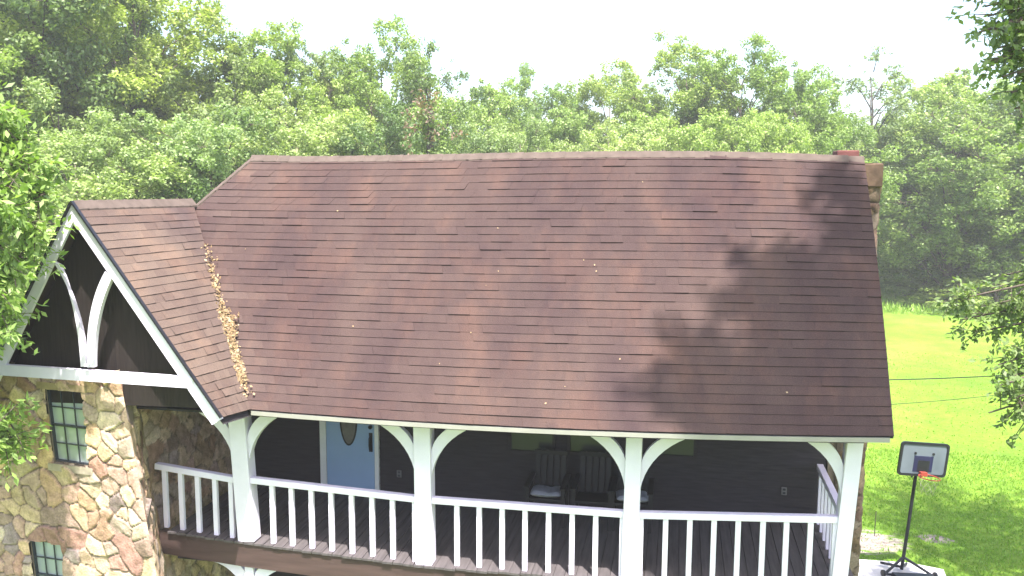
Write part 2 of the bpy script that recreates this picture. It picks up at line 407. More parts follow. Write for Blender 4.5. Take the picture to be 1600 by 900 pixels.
def shingles(mb, P, lo, hi, length, courses, tabw, nrm, rng, over=.02, tint_add=0.):
    """every tab is a sheet of its own, tilted up over the course below it"""
    for c in range(courses):
        v0, v1 = c/courses, min(1, (c+1)/courses+over*.5)
        w0a, w0b, w1a, w1b = lo(v0), hi(v0), lo(v1), hi(v1)
        n = max(1, int(round((w0b-w0a)*length/tabw)))
        cuts = [0.]+[(k+rng.uniform(-.08, .08)+(.5 if c % 2 else 0))/n for k in range(1, n)]+[1.]
        cuts = [x for x in cuts if x <= 1]
        wob = rng.normal(0, .0012)
        strip_t = rng.normal(.46, .12); lift = .013
        for k in range(len(cuts)-1):
            if k % 3 == 0: strip_t = np.clip(rng.normal(.46, .06), .05, .95)
            a, b = cuts[k], cuts[k+1]-.0002
            lift = float(np.clip(rng.normal(.013, .0032), .006, .021)); t = strip_t+rng.normal(0, .035)+tint_add+(.22*max(0, 1-max(0, w0a+(w0b-w0a)*a-w0a)/.9) if not tint_add else 0)  # main slope tabs turn paler towards its left edge
            
            dv = (v1-v0)*rng.normal(0, .005)+wob*.5
            p0, p1 = P(w0a+(w0b-w0a)*a, v0+dv), P(w0a+(w0b-w0a)*b, v0+dv+(v1-v0)*rng.normal(0, .006))
            q0, q1 = P(w1a+(w1b-w1a)*a, v1), P(w1a+(w1b-w1a)*b, v1)
            h = nrm*lift; h2 = nrm*(lift+rng.normal(0, .0015)); g = nrm*.001
            mb.face((p0+h, p1+h2, q1+g, q0+g), 0, t)
            mb.face((p0-nrm*.004, p1-nrm*.004, p1+h2, p0+h), 1)
            mb.face((p1-nrm*.004, q1-nrm*.004, q1+g, p1+h2), 0, t-.1)
rng = np.random.default_rng(3)
nm = np.array([0, -(Rr[2]-2.1), YR-YE]); nm /= np.linalg.norm(nm)
NW = np.cross(V_-T_, A-T_); NW /= np.linalg.norm(NW); NW = NW if NW[2] > 0 else -NW
mb = MB()
shingles(mb, lambda x, v: main_pt(x, v), xl, xr_, 1., 33, .31, nm, rng)
def wvh(v): return 1.
shingles(mb, wing_pt, lambda v: -.004, wvh, 2.4, 27, .31, NW, rng, tint_add=.46)  # wing tabs get a lighter tint than the main slope
# the slopes the camera cannot see: left slope of the wing with the hip, the long rear slope
Lf = A+np.array([-2.15, 0, -3.35]); Lb = np.array([Lf[0], 7.8, Lf[2]]); Bb = np.array([8.45, 7.8, 2.0])
R2 = main_pt(Rl[0], 1.); Qh = main_pt(xl(vq), vq)-np.array([0, 0, .004])
for poly in ((A, Lf, Q), (Q, Lf, Lb), (Qh, Lb+np.array([0, 0, -.3]), R2), (R2, Lb, Bb), (R2, Bb, Rr)):
    mb.face(poly, 0, .45)
roof = hb(mb, 'roof', [MT['shingle'], MT['shingle_edge']], tint=True)
# roof deck below the shingles: makes the eaves thick and closes the ceiling
mb = MB(); dn = Vector((0, 0, -.07))
n = 14
for k in range(n):
    for j in range(8):
        v0, v1 = j/8, (j+1)/8
        def X(v, f): return xl(v)+.16+(xr_(v)-xl(v)-.16)*f
        v0 = max(v0, .012)
        q = [Vector(main_pt(X(v0, k/n), v0)), Vector(main_pt(X(v0, (k+1)/n), v0)), Vector(main_pt(X(v1, (k+1)/n), v1)), Vector(main_pt(X(v1, k/n), v1))]
        off = Vector(nm)*-.008
        mb.hexa([p+dn for p in q]+[p+off for p in q])
q = [Vector(T_), Vector(V_), Vector(Q), Vector(A)]; off = Vector(NW)*-.055
mb.hexa([p+dn+Vector((0, 0, -.02)) for p in q]+[p+off for p in q])
hb(mb, 'roof_deck', MT['dark_wood'], roof)
def cap_row(pts, w, drop, parent, seed):
    rg = np.random.default_rng(seed); mb = MB(); segs = []
    for p, q in zip(pts, pts[1:]):
        L_ = np.linalg.norm(q-p); n = max(1, int(L_/.17))
        segs += [(p+(q-p)*k/n, p+(q-p)*(k+1)/n) for k in range(n)]
    for p, q in segs:
        ax = (q-p)/np.linalg.norm(q-p); sd = np.cross(ax, [0, 0, 1]); sd /= np.linalg.norm(sd)
        l = .006+rg.uniform(0, .005); up = np.array([0, 0, 1.])
        for s in (-1, 1):
            o = sd*w*s-up*drop
            a, b, c, d = p+up*(l+.012), q+ax*.03+up*.012, q+ax*.03+o+up*.012, p+o+up*(l+.012)
            mb.face((a, b, c, d)); mb.face((p-up*.01, p+o-up*.01, d, a))
            mb.face((c, d, d-up*.03, c-up*.03))
    return hb(mb, 'ridge_cap', MT['cap'], parent)
ridge = [np.array([x, YR, np.polyval(rz_, x)]) for x in np.linspace(Rl[0], Rr[0], 12)]
ridge[0] = ridge[0]+np.array([0, 0, .02]); 
cap_row(ridge[::-1], .075, .092, roof, 1); cap_row([main_pt(xl(v), v)+np.array([.0, .0, .006]) for v in np.linspace(1, vq, 9)], .05, .03, roof, 2); cap_row([Q, A], .085, .105, roof, 4)

# cream fascia under the main eave
mb = MB(); xs = np.linspace(V_[0]+.02, E_[0]-.04, 12)
for a, b in zip(xs, xs[1:]):
    za, zb = np.polyval(ez, a), np.polyval(ez, b); y = YE-.004
    mb.hexa([(a, y, za-.072), (b, y, zb-.072), (b, y+.03, zb-.072), (a, y+.03, za-.072), (a, y, za-.016), (b, y, zb-.016), (b, y+.03, zb-.016), (a, y+.03, za-.016)])
hb(mb, 'fascia', MT['fascia'], roof)
# soffit and porch ceiling
def ztop(x): return float(np.polyval(ez, max(x, V_[0])))-.10
mb, hbm = MB(), MB(); xs = [-1.7, .4, 2., 3.6, 5.2, 6.8, 8.04]
for a, b in zip(xs, xs[1:]):
    za, zb = ztop(a), ztop(b)
    mb.hexa([(a, YE+.06, za), (b, YE+.06, zb), (b, 2.33, zb), (a, 2.33, za), (a, YE+.06, za+.03), (b, YE+.06, zb+.03), (b, 2.33, zb+.03), (a, 2.33, za+.03)])
    hbm.hexa([(a, .0, za-.13), (b, .0, zb-.13), (b, .14, zb-.13), (a, .14, za-.13), (a, .0, za), (b, .0, zb), (b, .14, zb), (a, .14, za)])
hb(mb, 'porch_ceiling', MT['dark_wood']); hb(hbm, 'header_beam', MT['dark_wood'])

# ---- gable front of the wing
gable = MB(); beamL, beamR = at(-40, 571, 1, YG), at(300, 600, 1, YG)
Lr = at(60, 430, 1, YG); dL = (Lr-A)/(A[2]-Lr[2]); LB = A+dL*(A[2]-2.1)
mb = MB(); yw = YG+.30
def sh(p, y): return (p[0], y, p[2])
mb.prism([(LB[0]+.05, yw, LB[2]), (T_[0]-.12, yw, T_[2]+.02), (A[0], yw, A[2]-.10)], (0, .12, 0))
gw = hb(mb, 'gable_wall', MT['gable_wood'])
def rake(p, q, w, name):
    p, q = Vector(p), Vector(q); ax = (q-p).normalized(); dn = Vector((0, 1, 0)).cross(ax); dn = dn if dn.z < 0 else -dn
    mb = MB(); mb.prism([p+Vector((0, -.02, -.015)), q+Vector((0, -.02, -.015)), q+dn*w+Vector((0, -.02, 0)), p+Vector((0, -.02, -w*1.55))], (0, .04, 0))
    return hb(mb, name, MT['white'])
rake(A, T_, .17, 'barge_board'); rake(A, LB, .15, 'barge_board')
mb = MB()
for p, q in ((A, T_), (A, LB)):      # dark drip edge above the boards
    mb.bar(Vector(p)+Vector((0, -.035, .005)), Vector(q)+Vector((0, -.035, .005)), .022, .05)
hb(mb, 'drip_edge', MT['steel'])
mb = MB(); bt = .155
mb.prism([Vector(at(-140, 560, 1, YG-.03)), Vector(at(302, 590, 1, YG-.03)), Vector(at(300, 607, 1, YG-.03)), Vector(at(-140, 577, 1, YG-.03))], (0, .07, 0))
hb(mb, 'tie_beam', MT['white'])
mb = MB()      # dark band behind and below the white beam
mb.box((-4.0, yw+.13, 2.25), (T_[0]-.62, yw+.2, 2.7)); hb(mb, 'wall_plate', MT['dark_wood'])
def bez(p, c, q, n=14):
    return [(1-t)**2*np.array(p)+2*t*(1-t)*np.array(c)+t*t*np.array(q) for t in [k/n for k in range(n+1)]]
def px_band(o, i, y, dep, name, parent, mt):
    mb = MB(); O = [Vector(at(p[0], p[1], 1, y)) for p in bez(*o)]; I = [Vector(at(p[0], p[1], 1, y)) for p in bez(*i)]
    mb.strip(O, I, (0, dep, 0)); return hb(mb, name, mt, parent)
px_band(((82, 408), (125, 470), (135, 573)), ((92, 414), (121, 480), (126, 573)), YG-.01, .06, 'curved_brace', None, MT['white'])
px_band(((164, 424), (132, 480), (136, 574)), ((176, 432), (146, 490), (147, 574)), YG-.01, .06, 'curved_brace', None, MT['white'])

# ---- fieldstone walls: real relief, straight-sided stones between mortar joints
PAL = [(.28, .23, .16), (.31, .26, .20), (.26, .19, .14), (.33, .285, .23), (.22, .175, .15), (.275, .24, .21), (.29, .225, .155), (.21, .14, .12), (.34, .305, .26), (.29, .235, .185), (.20, .175, .175), (.31, .26, .20), (.30, .25, .19), (.27, .20, .17)]
def stone_sheet(name, c00, c10, c01, c11, nrm, res, size, seed, holes=(), relief=.035, parent=None, tone=1.):
    rg = np.random.default_rng(seed)
    c00, c10, c01, c11 = [np.array(c, float) for c in (c00, c10, c01, c11)]
    w, h = np.linalg.norm(c10-c00), np.linalg.norm(c01-c00)
    nu, nv = int(w/res)+1, int(h/res)+1
    U, Vv = np.meshgrid(np.linspace(0, 1, nu), np.linspace(0, 1, nv))
    x, y = U*w, Vv*h
    # sites: big stones first, then smaller ones in the gaps
    n_s = int(w*h/(size*size)*5.2); sites = []
    for _ in range(n_s*6):
        p = rg.uniform([-.1, -.1], [w+.1, h+.1])
        if all(math.hypot(p[0]-q[0], p[1]-q[1]) > size*.20 for q in sites): sites.append(p)
        if len(sites) >= n_s: break
    sites = np.array(sites); grp = np.arange(len(sites))
    for k in range(len(sites)):            # some neighbours join into one larger, longer stone
        if rg.random() < .34:
            dd = np.hypot(*(sites-sites[k]).T); dd[k] = 9; j_ = int(np.argmin(dd)); grp[grp == grp[k]] = grp[j_]
    wx = x+.010*np.sin(y*11+2)+.005*np.sin(x*31+y*17); wy = y+.010*np.sin(x*9+1)+.005*np.sin(y*33-x*13)
    f1 = np.full(x.shape, 1e9); f2 = f1.copy(); idx = np.zeros(x.shape, int)
    for g_ in np.unique(grp):
        d = np.full(x.shape, 1e9); k0 = int(np.where(grp == g_)[0][0])
        for k in np.where(grp == g_)[0]:
            dx, dy = wx-sites[k][0]+.25*(wy-sites[k][1]), (wy-sites[k][1])*1.2-.2*(wx-sites[k][0])
            d = np.minimum(d, np.sqrt(dx*dx+dy*dy))
        new = d < f1
        f2 = np.where(new, f1, np.minimum(f2, d)); idx = np.where(new, k0, idx); f1 = np.where(new, d, f1)
    e = np.clip((f2-f1)/.028, 0, 1); e = e*e*(3-2*e)
    tilt = rg.normal(0, .14, (len(sites), 2)); hgt = rg.normal(0, .35, len(sites))
    ro = np.array([mnoise.noise(Vector((a*9, b*9, seed))) for a, b in zip(x.ravel(), y.ravel())]).reshape(x.shape)
    H = relief*(e*(1+.35*hgt[idx])+.35*ro*e)+e*((x-sites[idx, 0])*tilt[idx, 0]+(y-sites[idx, 1])*tilt[idx, 1])*.6
    H = H*np.minimum(1, np.minimum(x, w-x)/.05)
    cols = np.array(PAL)[rg.integers(0, len(PAL), len(sites))]*rg.uniform(.72, 1.22, (len(sites), 1))*np.array((1.68, 1.48, 1.40))*tone
    mort = np.array((.17, .135, .10))*tone
    mk = np.clip((e-.22)/.3, 0, 1)[..., None]
    C_ = mort*(1-mk)+cols[idx]*mk
    base = ((1-U)[..., None]*c00+U[..., None]*c10)*(1-Vv)[..., None]+((1-U)[..., None]*c01+U[..., None]*c11)*Vv[..., None]
    Pn = base+np.array(nrm)*H[..., None]
    j, i = np.meshgrid(np.arange(nv-1), np.arange(nu-1), indexing='ij')
    keep = np.ones(j.shape, bool)
    mx, mz = (Pn[:-1, :-1]+Pn[1:, 1:])[..., 0]/2, (Pn[:-1, :-1]+Pn[1:, 1:])[..., 2]/2
    for hq in holes:                       # hq: four corners (x, z) in order
        ins = np.ones(j.shape, bool)
        for a in range(4):
            (x0, z0), (x1, z1) = hq[a], hq[(a+1) % 4]
            ins &= ((x1-x0)*(mz-z0)-(z1-z0)*(mx-x0)) <= 0
        keep &= ~ins
    j, i = j[keep], i[keep]
    F = np.stack([j*nu+i, j*nu+i+1, (j+1)*nu+i+1, (j+1)*nu+i], 1)
    me = bpy.data.meshes.new(name); me.from_pydata([tuple(p-np.array(HO)) for p in Pn.reshape(-1, 3)], [], F.tolist())
    ca = me.attributes.new('tint', 'FLOAT_COLOR', 'POINT'); ca.data.foreach_set('color', np.concatenate([C_.reshape(-1, 3), np.ones((nu*nv, 1))], 1).astype(np.float32).ravel())
    me.materials.append(MT['stone']); me.polygons.foreach_set('use_smooth', [True]*len(F)); me.update()
    o = bpy.data.objects.new(name, me); COL.objects.link(o); o.parent = parent or house; return o
w1 = [at(*p, 1, YW) for p in ((72, 607), (130, 612), (141, 728), (86, 720))]
l0 = [at(*p, 1, YW) for p in ((48, 843), (97, 850))]
w2 = [l0[0], l0[1], l0[1]+np.array([.04, 0, -1.0]), l0[0]+np.array([.07, 0, -1.0])]
cT, cB = at(190, 597, 1, YW), at(264, 900, 1, YW)
sl_ = (cB-cT)/(cT[2]-cB[2]); CT = cT+sl_*(cT[2]-2.62); CB = cT+sl_*(cT[2]-(GZ-.05)); CB[0] = min(CB[0], -.35)
CT[2], CB[2] = 2.62, GZ-.05
LT, LBt = np.array([-4.1, YW, 2.62]), np.array([-4.1, YW, GZ-.05])
sw = stone_sheet('stone_wall', LBt, CB, LT, CT, (0, -1, 0), .018, .50, 11, [[(p[0], p[2]) for p in w1], [(p[0], p[2]) for p in w2]])
MT_, MBm = np.array([CT[0]-.58, .12, 2.62]), np.array([CB[0]-.72, .12, GZ-.05])
ST, SB = MT_+np.array([0, 2.3, 0]), MBm+np.array([0, 2.3, 0])
stone_sheet('stone_side_wall', CB, MBm, CT, MT_, (1, .55, 0), .025, .45, 5, relief=.010, parent=sw)
stone_sheet('stone_side_wall', MBm, SB, MT_, ST, (1, 0, 0), .035, .45, 6, parent=sw)
mb = MB(); mb.face([(LT[0], YW+.12, GZ), (CB[0]-.1, YW+.12, GZ), (CT[0]-.1, YW+.12, 2.62), (LT[0], YW+.12, 2.62)])
hb(mb, 'wall_core', MT['mortar'], sw)
def window(corners, name, rows, cols_, lower=None):
    """corners TL TR BR BL on the wall plane"""
    TL, TR, BR, BL = [Vector(c) for c in corners]; iny = Vector((0, .035, 0))
    def P(u, v): return (TL*(1-u)+TR*u)*(1-v)+(BL*(1-u)+BR*u)*v+iny
    mb = MB(); fw = .022
    for a, b in ((P(0, 0), P(1, 0)), (P(1, 0), P(1, 1)), (P(1, 1), P(0, 1)), (P(0, 1), P(0, 0))): mb.bar(a, b, fw*1.3, .05)
    mb.bar(P(0, .5), P(1, .5), .026, .03)
    for k in range(1, cols_): mb.bar(P(k/cols_, 0), P(k/cols_, 1), .013, .014)
    for v in rows: mb.bar(P(0, v), P(1, v), .013, .016)
    fr = hb(mb, name, MT['frame'])
    mb = MB(); o = Vector((0, .02, 0)); mb.prism([P(0, 0)+o, P(1, 0)+o, P(1, 1)+o, P(0, 1)+o], (0, .012, 0)); hb(mb, 'pane', MT['pane'], fr)
    mb = MB()
    for a, b in ((TL, TR), (TR, BR), (BR, BL), (BL, TL)): mb.face((a+Vector((0, -.01, 0)), b+Vector((0, -.01, 0)), b+Vector((0, .13, 0)), a+Vector((0, .13, 0))))
    hb(mb, 'window_reveal', MT['mortar'], fr)
    return fr
wa = window(w1, 'window', (.25, .75), 3)
wb = window(w2, 'window', (.25, .75), 3)
def slab(p, q, hgt, name, parent, mt, dep=.09):
    p, q = Vector(p), Vector(q); mb = MB()
    mb.prism([p+Vector((0, -.05, 0)), q+Vector((0, -.05, 0)), q+Vector((0, -.05, -hgt)), p+Vector((0, -.05, -hgt))], (0, dep, 0)); return hb(mb, name, mt, parent, bevel=.012)
MT['sill'] = simple('pale_stone_sill', (.32, .26, .21), .9, .3, 9, .5)
MT['lintel'] = simple('ochre_stone_lintel', (.29, .21, .12), .9, .3, 7, .5)
slab(at(80, 723, 1, YW), at(147, 731, 1, YW), .075, 'window_sill', wa, MT['sill'])
slab(at(62, 596, 1, YW), at(138, 603, 1, YW), .07, 'window_lintel', wa, MT['lintel'])

# ---- porch: deck, beam, posts, rails
DX, DZ = [-1.3, 0, 2.63, 5.36, 8.0], [.12, .04, -.06, -.01, .10]
def zd(x): return float(np.interp(x, DX, DZ))
mb = MB(); x = -1.15
rg = np.random.default_rng(8); tints = []
while x < 8.1:
    w = .139; yf = -.13+rg.normal(0, .008)
    z = zd(x+.07)
    mb.hexa([(x, yf, z-.03), (x+w, yf, z-.03), (x+w, 2.32, z-.03+.0), (x, 2.32, z-.03), (x, yf, z), (x+w, yf, z), (x+w, 2.32, z), (x, 2.32, z)]); x += .146
deck = hb(mb, 'porch_deck', MT['deck'])
mb = MB()
for a, b in zip(DX, DX[1:]):
    b2 = min(b, 8.08); za, zb = zd(a), zd(b)
    mb.hexa([(a, -.10, za-.37), (b2, -.10, zb-.37), (b2, -.02, zb-.37), (a, -.02, za-.37), (a, -.10, za-.033), (b2, -.10, zb-.033), (b2, -.02, zb-.033), (a, -.02, za-.033)])
hb(mb, 'deck_beam', MT['beam'], deck)
mb = MB(); mb.box((-1.1, 0.0, -.35), (8.05, 2.32, -.08)); hb(mb, 'deck_joists', MT['dark_wood'], deck)

PW = .235
posts = [((390, 842), (375, 655), .27), ((665.5, 881), (662, 662), .25), ((983, 905), (991.5, 684), .22), ((1309, 905), (1334, 690), .20)]
pc = []
for (pb, pt, w) in posts:
    b, t = at(*pb, 1, 0.), at(*pt, 1, 0.)
    d = (t-b)/(t[2]-b[2]); b = b+d*(zd(b[0])-b[2]); t = b+d*(ztop(b[0])-.002-b[2]); pc.append((b, t, w))
def brace(b, t, w, sgn, par):
    """quarter-arch bracket from the post up to the header"""
    mb = MB(); d = (t-b)/(t[2]-b[2]); O, I = [], []
    for k in range(15):
        a = math.pi/2*k/14; co, si = 1-math.cos(a), math.sin(a)
        for row, z0, rx in ((O, t[2]-.90, 1.0), (I, t[2]-.52, .66)):
            z = z0+(t[2]-z0)*si; c = b+d*(z-b[2]); row.append(Vector((c[0]+sgn*(w*.42+rx*co), -.05, z)))
    mb.strip(O, I, (0, .09, 0)); return hb(mb, 'curved_brace', MT['white'], par)
for i, (b, t, w) in enumerate(pc):
    mb = MB(); mb.bar(b, t, w*.92, .21, (0, 1, 0)); po = hb(mb, 'porch_post', MT['white'], bevel=.008)
    for s in (-1, 1):
        if not (i == 3 and s == 1): brace(b, t, w, s, po)
def railing(p, q, n0, xs, name='railing', yd=0.):
    """top rail from p to q and one baluster at every fraction in xs"""
    p, q = Vector(p), Vector(q); mb = MB(); mb.bar(p+Vector((0, 0, -.04)), q+Vector((0, 0, -.04)), .085, .09, (0, 1, 0) if abs((q-p).x) > 1 else (1, 0, 0))
    r = hb(mb, name, MT['white'], bevel=.005); ax = (q-p)
    for f in xs:
        t = p+ax*f+Vector((0, 0, -.083)); b = Vector((t.x, t.y, zd(t.x)-.0))
        mb = MB(); mb.bar(b, t, .066, .05, (0, 1, 0)); hb(mb, 'baluster', MT['white'], r)
    return r
def px_rail(x0, y0, x1, y1, bx):
    p, q = at(x0, y0, 1, -.02), at(x1, y1, 1, -.02)
    railing(p, q, 0, [(at(x, 750, 1, -.02)[0]-p[0])/(q[0]-p[0]) for x in bx])
px_rail(244, 723, 376, 746, (258, 283, 309, 336, 361))
px_rail(392, 745, 654, 775, (425, 455, 486, 517, 549, 581, 613, 648))
px_rail(672, 776, 979, 798, (714, 749, 785, 821, 858, 895, 932, 974))
px_rail(996, 799, 1318, 806, (1003, 1042, 1080, 1118, 1156, 1195, 1232, 1270, 1309))
# leaning correction of the outermost balusters follows the posts; the short side rail
s0, s1 = Vector((7.98, .12, 1.01)), Vector((8.02, 2.25, .95))
railing(s0, s1, 0, [(k+.6)/7.2 for k in range(7)])

# porch back wall: dark lap siding
mb = MB(); z = -.05
while z < 2.0:
    mb.hexa([(-1.2, 2.33, z), (8.12, 2.33, z), (8.12, 2.45, z), (-1.2, 2.45, z), (-1.2, 2.352, z+.15), (8.12, 2.352, z+.15), (8.12, 2.45, z+.15), (-1.2, 2.45, z+.15)]); z += .15
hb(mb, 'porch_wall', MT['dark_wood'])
# the blue front door
d0, d1 = at(513, 757, 1, 2.33), at(587, 766, 1, 2.33); xa, xb = d0[0], d1[0]
mb = MB(); mb.box((xa, 2.29, .02), (xb, 2.325, 1.90)); door = hb(mb, 'front_door', MT['door'], bevel=.004)
xm = (xa+xb)/2-.02
def ellipse(cx, cz, rx, rz, n=28): return [(cx+rx*math.cos(2*math.pi*k/n), 0, cz+rz*math.sin(2*math.pi*k/n)) for k in range(n)]
mb = MB(); O = [Vector((x_, 2.278, z_)) for x_, _, z_ in ellipse(xm, 1.21, .155, .47)]; I = [Vector((x_, 2.278, z_)) for x_, _, z_ in ellipse(xm, 1.21, .13, .44)]
mb.strip(O+O[:1], I+I[:1], (0, .02, 0)); hb(mb, 'oval_frame', MT['chair'], door)
mb = MB(); mb.prism([Vector((x_, 2.283, z_)) for x_, _, z_ in ellipse(xm, 1.21, .132, .442)], (0, .006, 0)); hb(mb, 'oval_glass', MT['glass_oval'], door)
mb = MB(); hx = xb-.055
mb.tube([(hx, 2.28, .93), (hx, 2.22, .90), (hx, 2.215, .78), (hx, 2.24, .70), (hx, 2.285, .68)], .016, 8); mb.box((hx-.028, 2.276, .66), (hx+.028, 2.289, .98)); hb(mb, 'handle', MT['steel'], door, smooth=False)
mb = MB(); mb.tube([(hx, 2.289, 1.08), (hx, 2.255, 1.08)], .034, 14); hb(mb, 'deadbolt', MT['steel'], door)
mb = MB(); mb.box((xa-.115, 2.285, .0), (xa-.006, 2.34, 1.93)); mb.box((xb+.006, 2.285, .0), (xb+.075, 2.34, 1.93)); mb.box((xa-.006, 2.27, .0), (xb+.006, 2.345, .018)); hb(mb, 'door_frame', MT['white_trim'])
for px, py in ((624, 740), (1225, 767)):
    p = at(px, py, 1, 2.335); mb = MB(); mb.box((p[0]-.04, 2.318, p[2]-.06), (p[0]+.04, 2.334, p[2]+.06)); oo = hb(mb, 'wall_outlet', MT['outlet'], bevel=.004)
    for dz in (-.028, .028):
        mb = MB(); mb.box((p[0]-.02, 2.312, p[2]+dz-.016), (p[0]+.02, 2.3185, p[2]+dz+.016)); hb(mb, 'socket', MT['grey_seat'], oo)
# three dark windows behind the porch
for (x0, y0, x1, y1) in ((797, 704, 866, 708), (889, 707, 958, 711), (1030, 712, 1086, 714)):
    p, q = at(x0, y0, 1, 2.33), at(x1, y1, 1, 2.33); mb = MB(); z0 = (p[2]+q[2])/2; z1 = 1.75
    for a, b in (((p[0], 2.31, z0), (q[0], 2.31, z0)), ((q[0], 2.31, z0), (q[0], 2.31, z1)), ((q[0], 2.31, z1), (p[0], 2.31, z1)), ((p[0], 2.31, z1), (p[0], 2.31, z0))): mb.bar(a, b, .05, .04)
    fr = hb(mb, 'porch_window', MT['dark_wood'])
    mb = MB(); mb.box((p[0], 2.317, z0), (q[0], 2.326, z1)); hb(mb, 'pane', MT['pane_dark'], fr)

# lower storey under the porch
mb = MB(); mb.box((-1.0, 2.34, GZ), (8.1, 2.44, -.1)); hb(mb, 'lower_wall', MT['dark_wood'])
for i, (b, t, w) in enumerate(pc):
    zt = zd(b[0])-.372; mb = MB(); mb.bar((b[0], .02, GZ), (b[0], .02, zt), .13, .15, (0, 1, 0)); po = hb(mb, 'lower_post', MT['white'], bevel=.008)
    for s in (-1, 1):
        O, I = [], []
        for k in range(13):
            a = math.pi/2*k/12; xo = .58*(1-math.cos(a)); zo = zt-.62+.62*math.sin(a)
            O.append(Vector((b[0]+s*(.065+xo), -.02, zo))); I.append(Vector((b[0]+s*max(.066, .065+xo-.13*math.cos(a)-.0), -.02, min(zt, zo+.13*math.sin(a)+.06))))
        mb = MB(); mb.strip(O, I, (0, .08, 0)); hb(mb, 'curved_brace', MT['white'], po)

# right gable end, rear walls
mb = MB(); xg = 8.14
mb.prism([(xg, 2.45, GZ), (xg, 7.6, GZ), (xg, 7.6, 1.95), (xg, 2.10, 5.30), (xg, 2.45, 2.0)][:4]+[(xg, 2.0, 5.3), (xg, -.3, 2.1), (xg, 2.45, 2.0)], (-.12, 0, 0)); hb(mb, 'gable_end_wall', MT['dark_wood'])
mb = MB(); mb.box((-3.3, 7.48, GZ), (8.0, 7.6, 2.0)); mb.box((-3.5, -.8, GZ), (-3.38, 7.6, 2.0)); hb(mb, 'rear_wall', MT['dark_wood'])
# stone chimney climbing the right end
xc0, xc1, yc0, yc1 = 8.26, 8.64, 2.28, 3.5; zt = 5.36
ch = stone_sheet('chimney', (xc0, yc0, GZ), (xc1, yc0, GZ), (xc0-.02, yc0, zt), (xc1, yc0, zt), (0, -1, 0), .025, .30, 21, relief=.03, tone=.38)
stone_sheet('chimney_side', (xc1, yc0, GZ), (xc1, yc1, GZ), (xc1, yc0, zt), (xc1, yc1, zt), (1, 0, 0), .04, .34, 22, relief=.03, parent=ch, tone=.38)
mb = MB(); mb.box((xc0+.02, yc0+.02, GZ), (xc1-.02, yc1, zt-.03)); mb.box((xg+.001, yc0+.05, GZ), (xc0+.03, yc1-.02, 4.9)); hb(mb, 'chimney_core', MT['mortar'], ch)
stone_cap = MB(); stone_cap.box((xc0-.03, yc0-.05, zt-.34), (xc1+.03, yc1+.05, zt-.005)); hb(stone_cap, 'chimney_cap', simple('brown_cap_stone', (.12, .075, .05), .9, .5, 6, .6), ch, bevel=.02)
mb = MB(); p, q = at(1308, 240, 1, 2.45), at(1343, 240, 1, 2.45); mb.box((p[0], 2.45, 5.2), (q[0], 2.85, 5.545)); hb(mb, 'flue_pot', MT['flue'], ch, bevel=.015)

# ------------------------------------------------------------------ dry leaves caught in the valley
rg = np.random.default_rng(17); P_, A_, B_, T2 = [], [], [], []
for k in range(1300):
    t = rg.choice([rg.uniform(.10, .42), rg.uniform(.04, .74)], p=[.62, .38]) if True else 0
    c = V_+(Q-V_)*t; wd = .035+.05*max(0, math.sin(t*19+1))
    off = rg.normal(0, wd, 1)[0]
    pos = c+np.array([abs(off)*.9 if off > 0 else off*.45, 0 if off > 0 else -abs(off)*1.0, 0])
    pos[2] = c[2]+(0 if off > 0 else 0)+.035+abs(off)*.12+rg.uniform(0, .03)
    nrm = np.array([.35, -.55, .75])+rg.normal(0, .5, 3); nrm /= np.linalg.norm(nrm)
    a = np.cross(nrm, rand_dirs(rg, 1)[0]); a /= np.linalg.norm(a); b = np.cross(nrm, a)
    s = rg.uniform(.014, .032); P_.append(pos); A_.append(a*s); B_.append(b*s*rg.uniform(.4, .8)); T2.append(rg.normal(.5, .25))
for k in range(16):      # a few blown onto the open roof
    v = rg.uniform(.03, .97); x_ = rg.uniform(xl(v), xr_(v)); pos = main_pt(x_, v)+nm*.022
    a = np.cross(nm, rand_dirs(rg, 1)[0]); a /= np.linalg.norm(a); b = np.cross(nm, a); s = rg.uniform(.009, .017)
    P_.append(pos); A_.append(a*s); B_.append(b*s*.7); T2.append(rg.normal(.7, .2))
lo = bpy.data.objects.new('fallen_leaves', leaf_mesh('fallen_leaves', np.array(P_), np.array(A_), np.array(B_), np.array(T2), MT['litter'])); COL.objects.link(lo)
tag(lo, 'dry tan leaves caught in the roof valley', 'leaf litter', kind='stuff')

# ------------------------------------------------------------------ chairs on the porch
def make_chair(loc, label):
    r = empty('porch_chair', loc, label, 'chair', 'chairs along the porch wall'); M_ = MT['chair']
    def p(mb, nm_, mt=M_, **k): return mb.build(nm_, mt, r, **k)
    mb = MB(); mb.bar((0, -.26, .40), (0, .24, .36), .52, .04, (0, 0, 1)); p(mb, 'seat', bevel=.008)
    mb = MB()
    for k in range(5): mb.bar((-.2+.1*k, .24, .36), (-.2+.1*k, .40, .98), .075, .02, (0, 1, 0))
    mb.bar((-.26, .385, .93), (.26, .385, .93), .07, .03); p(mb, 'backrest')
    for sx in (-.27, .27):
        for y0, y1, h in ((-.27, -.25, .58), (.26, .22, .6)):
            mb = MB(); mb.bar((sx, y0, 0.0), (sx, y1, h), .05, .05); p(mb, 'leg')
        mb = MB(); mb.bar((sx, -.32, .60), (sx, .34, .61), .085, .03, (0, 0, 1)); p(mb, 'armrest', bevel=.006)
    return r
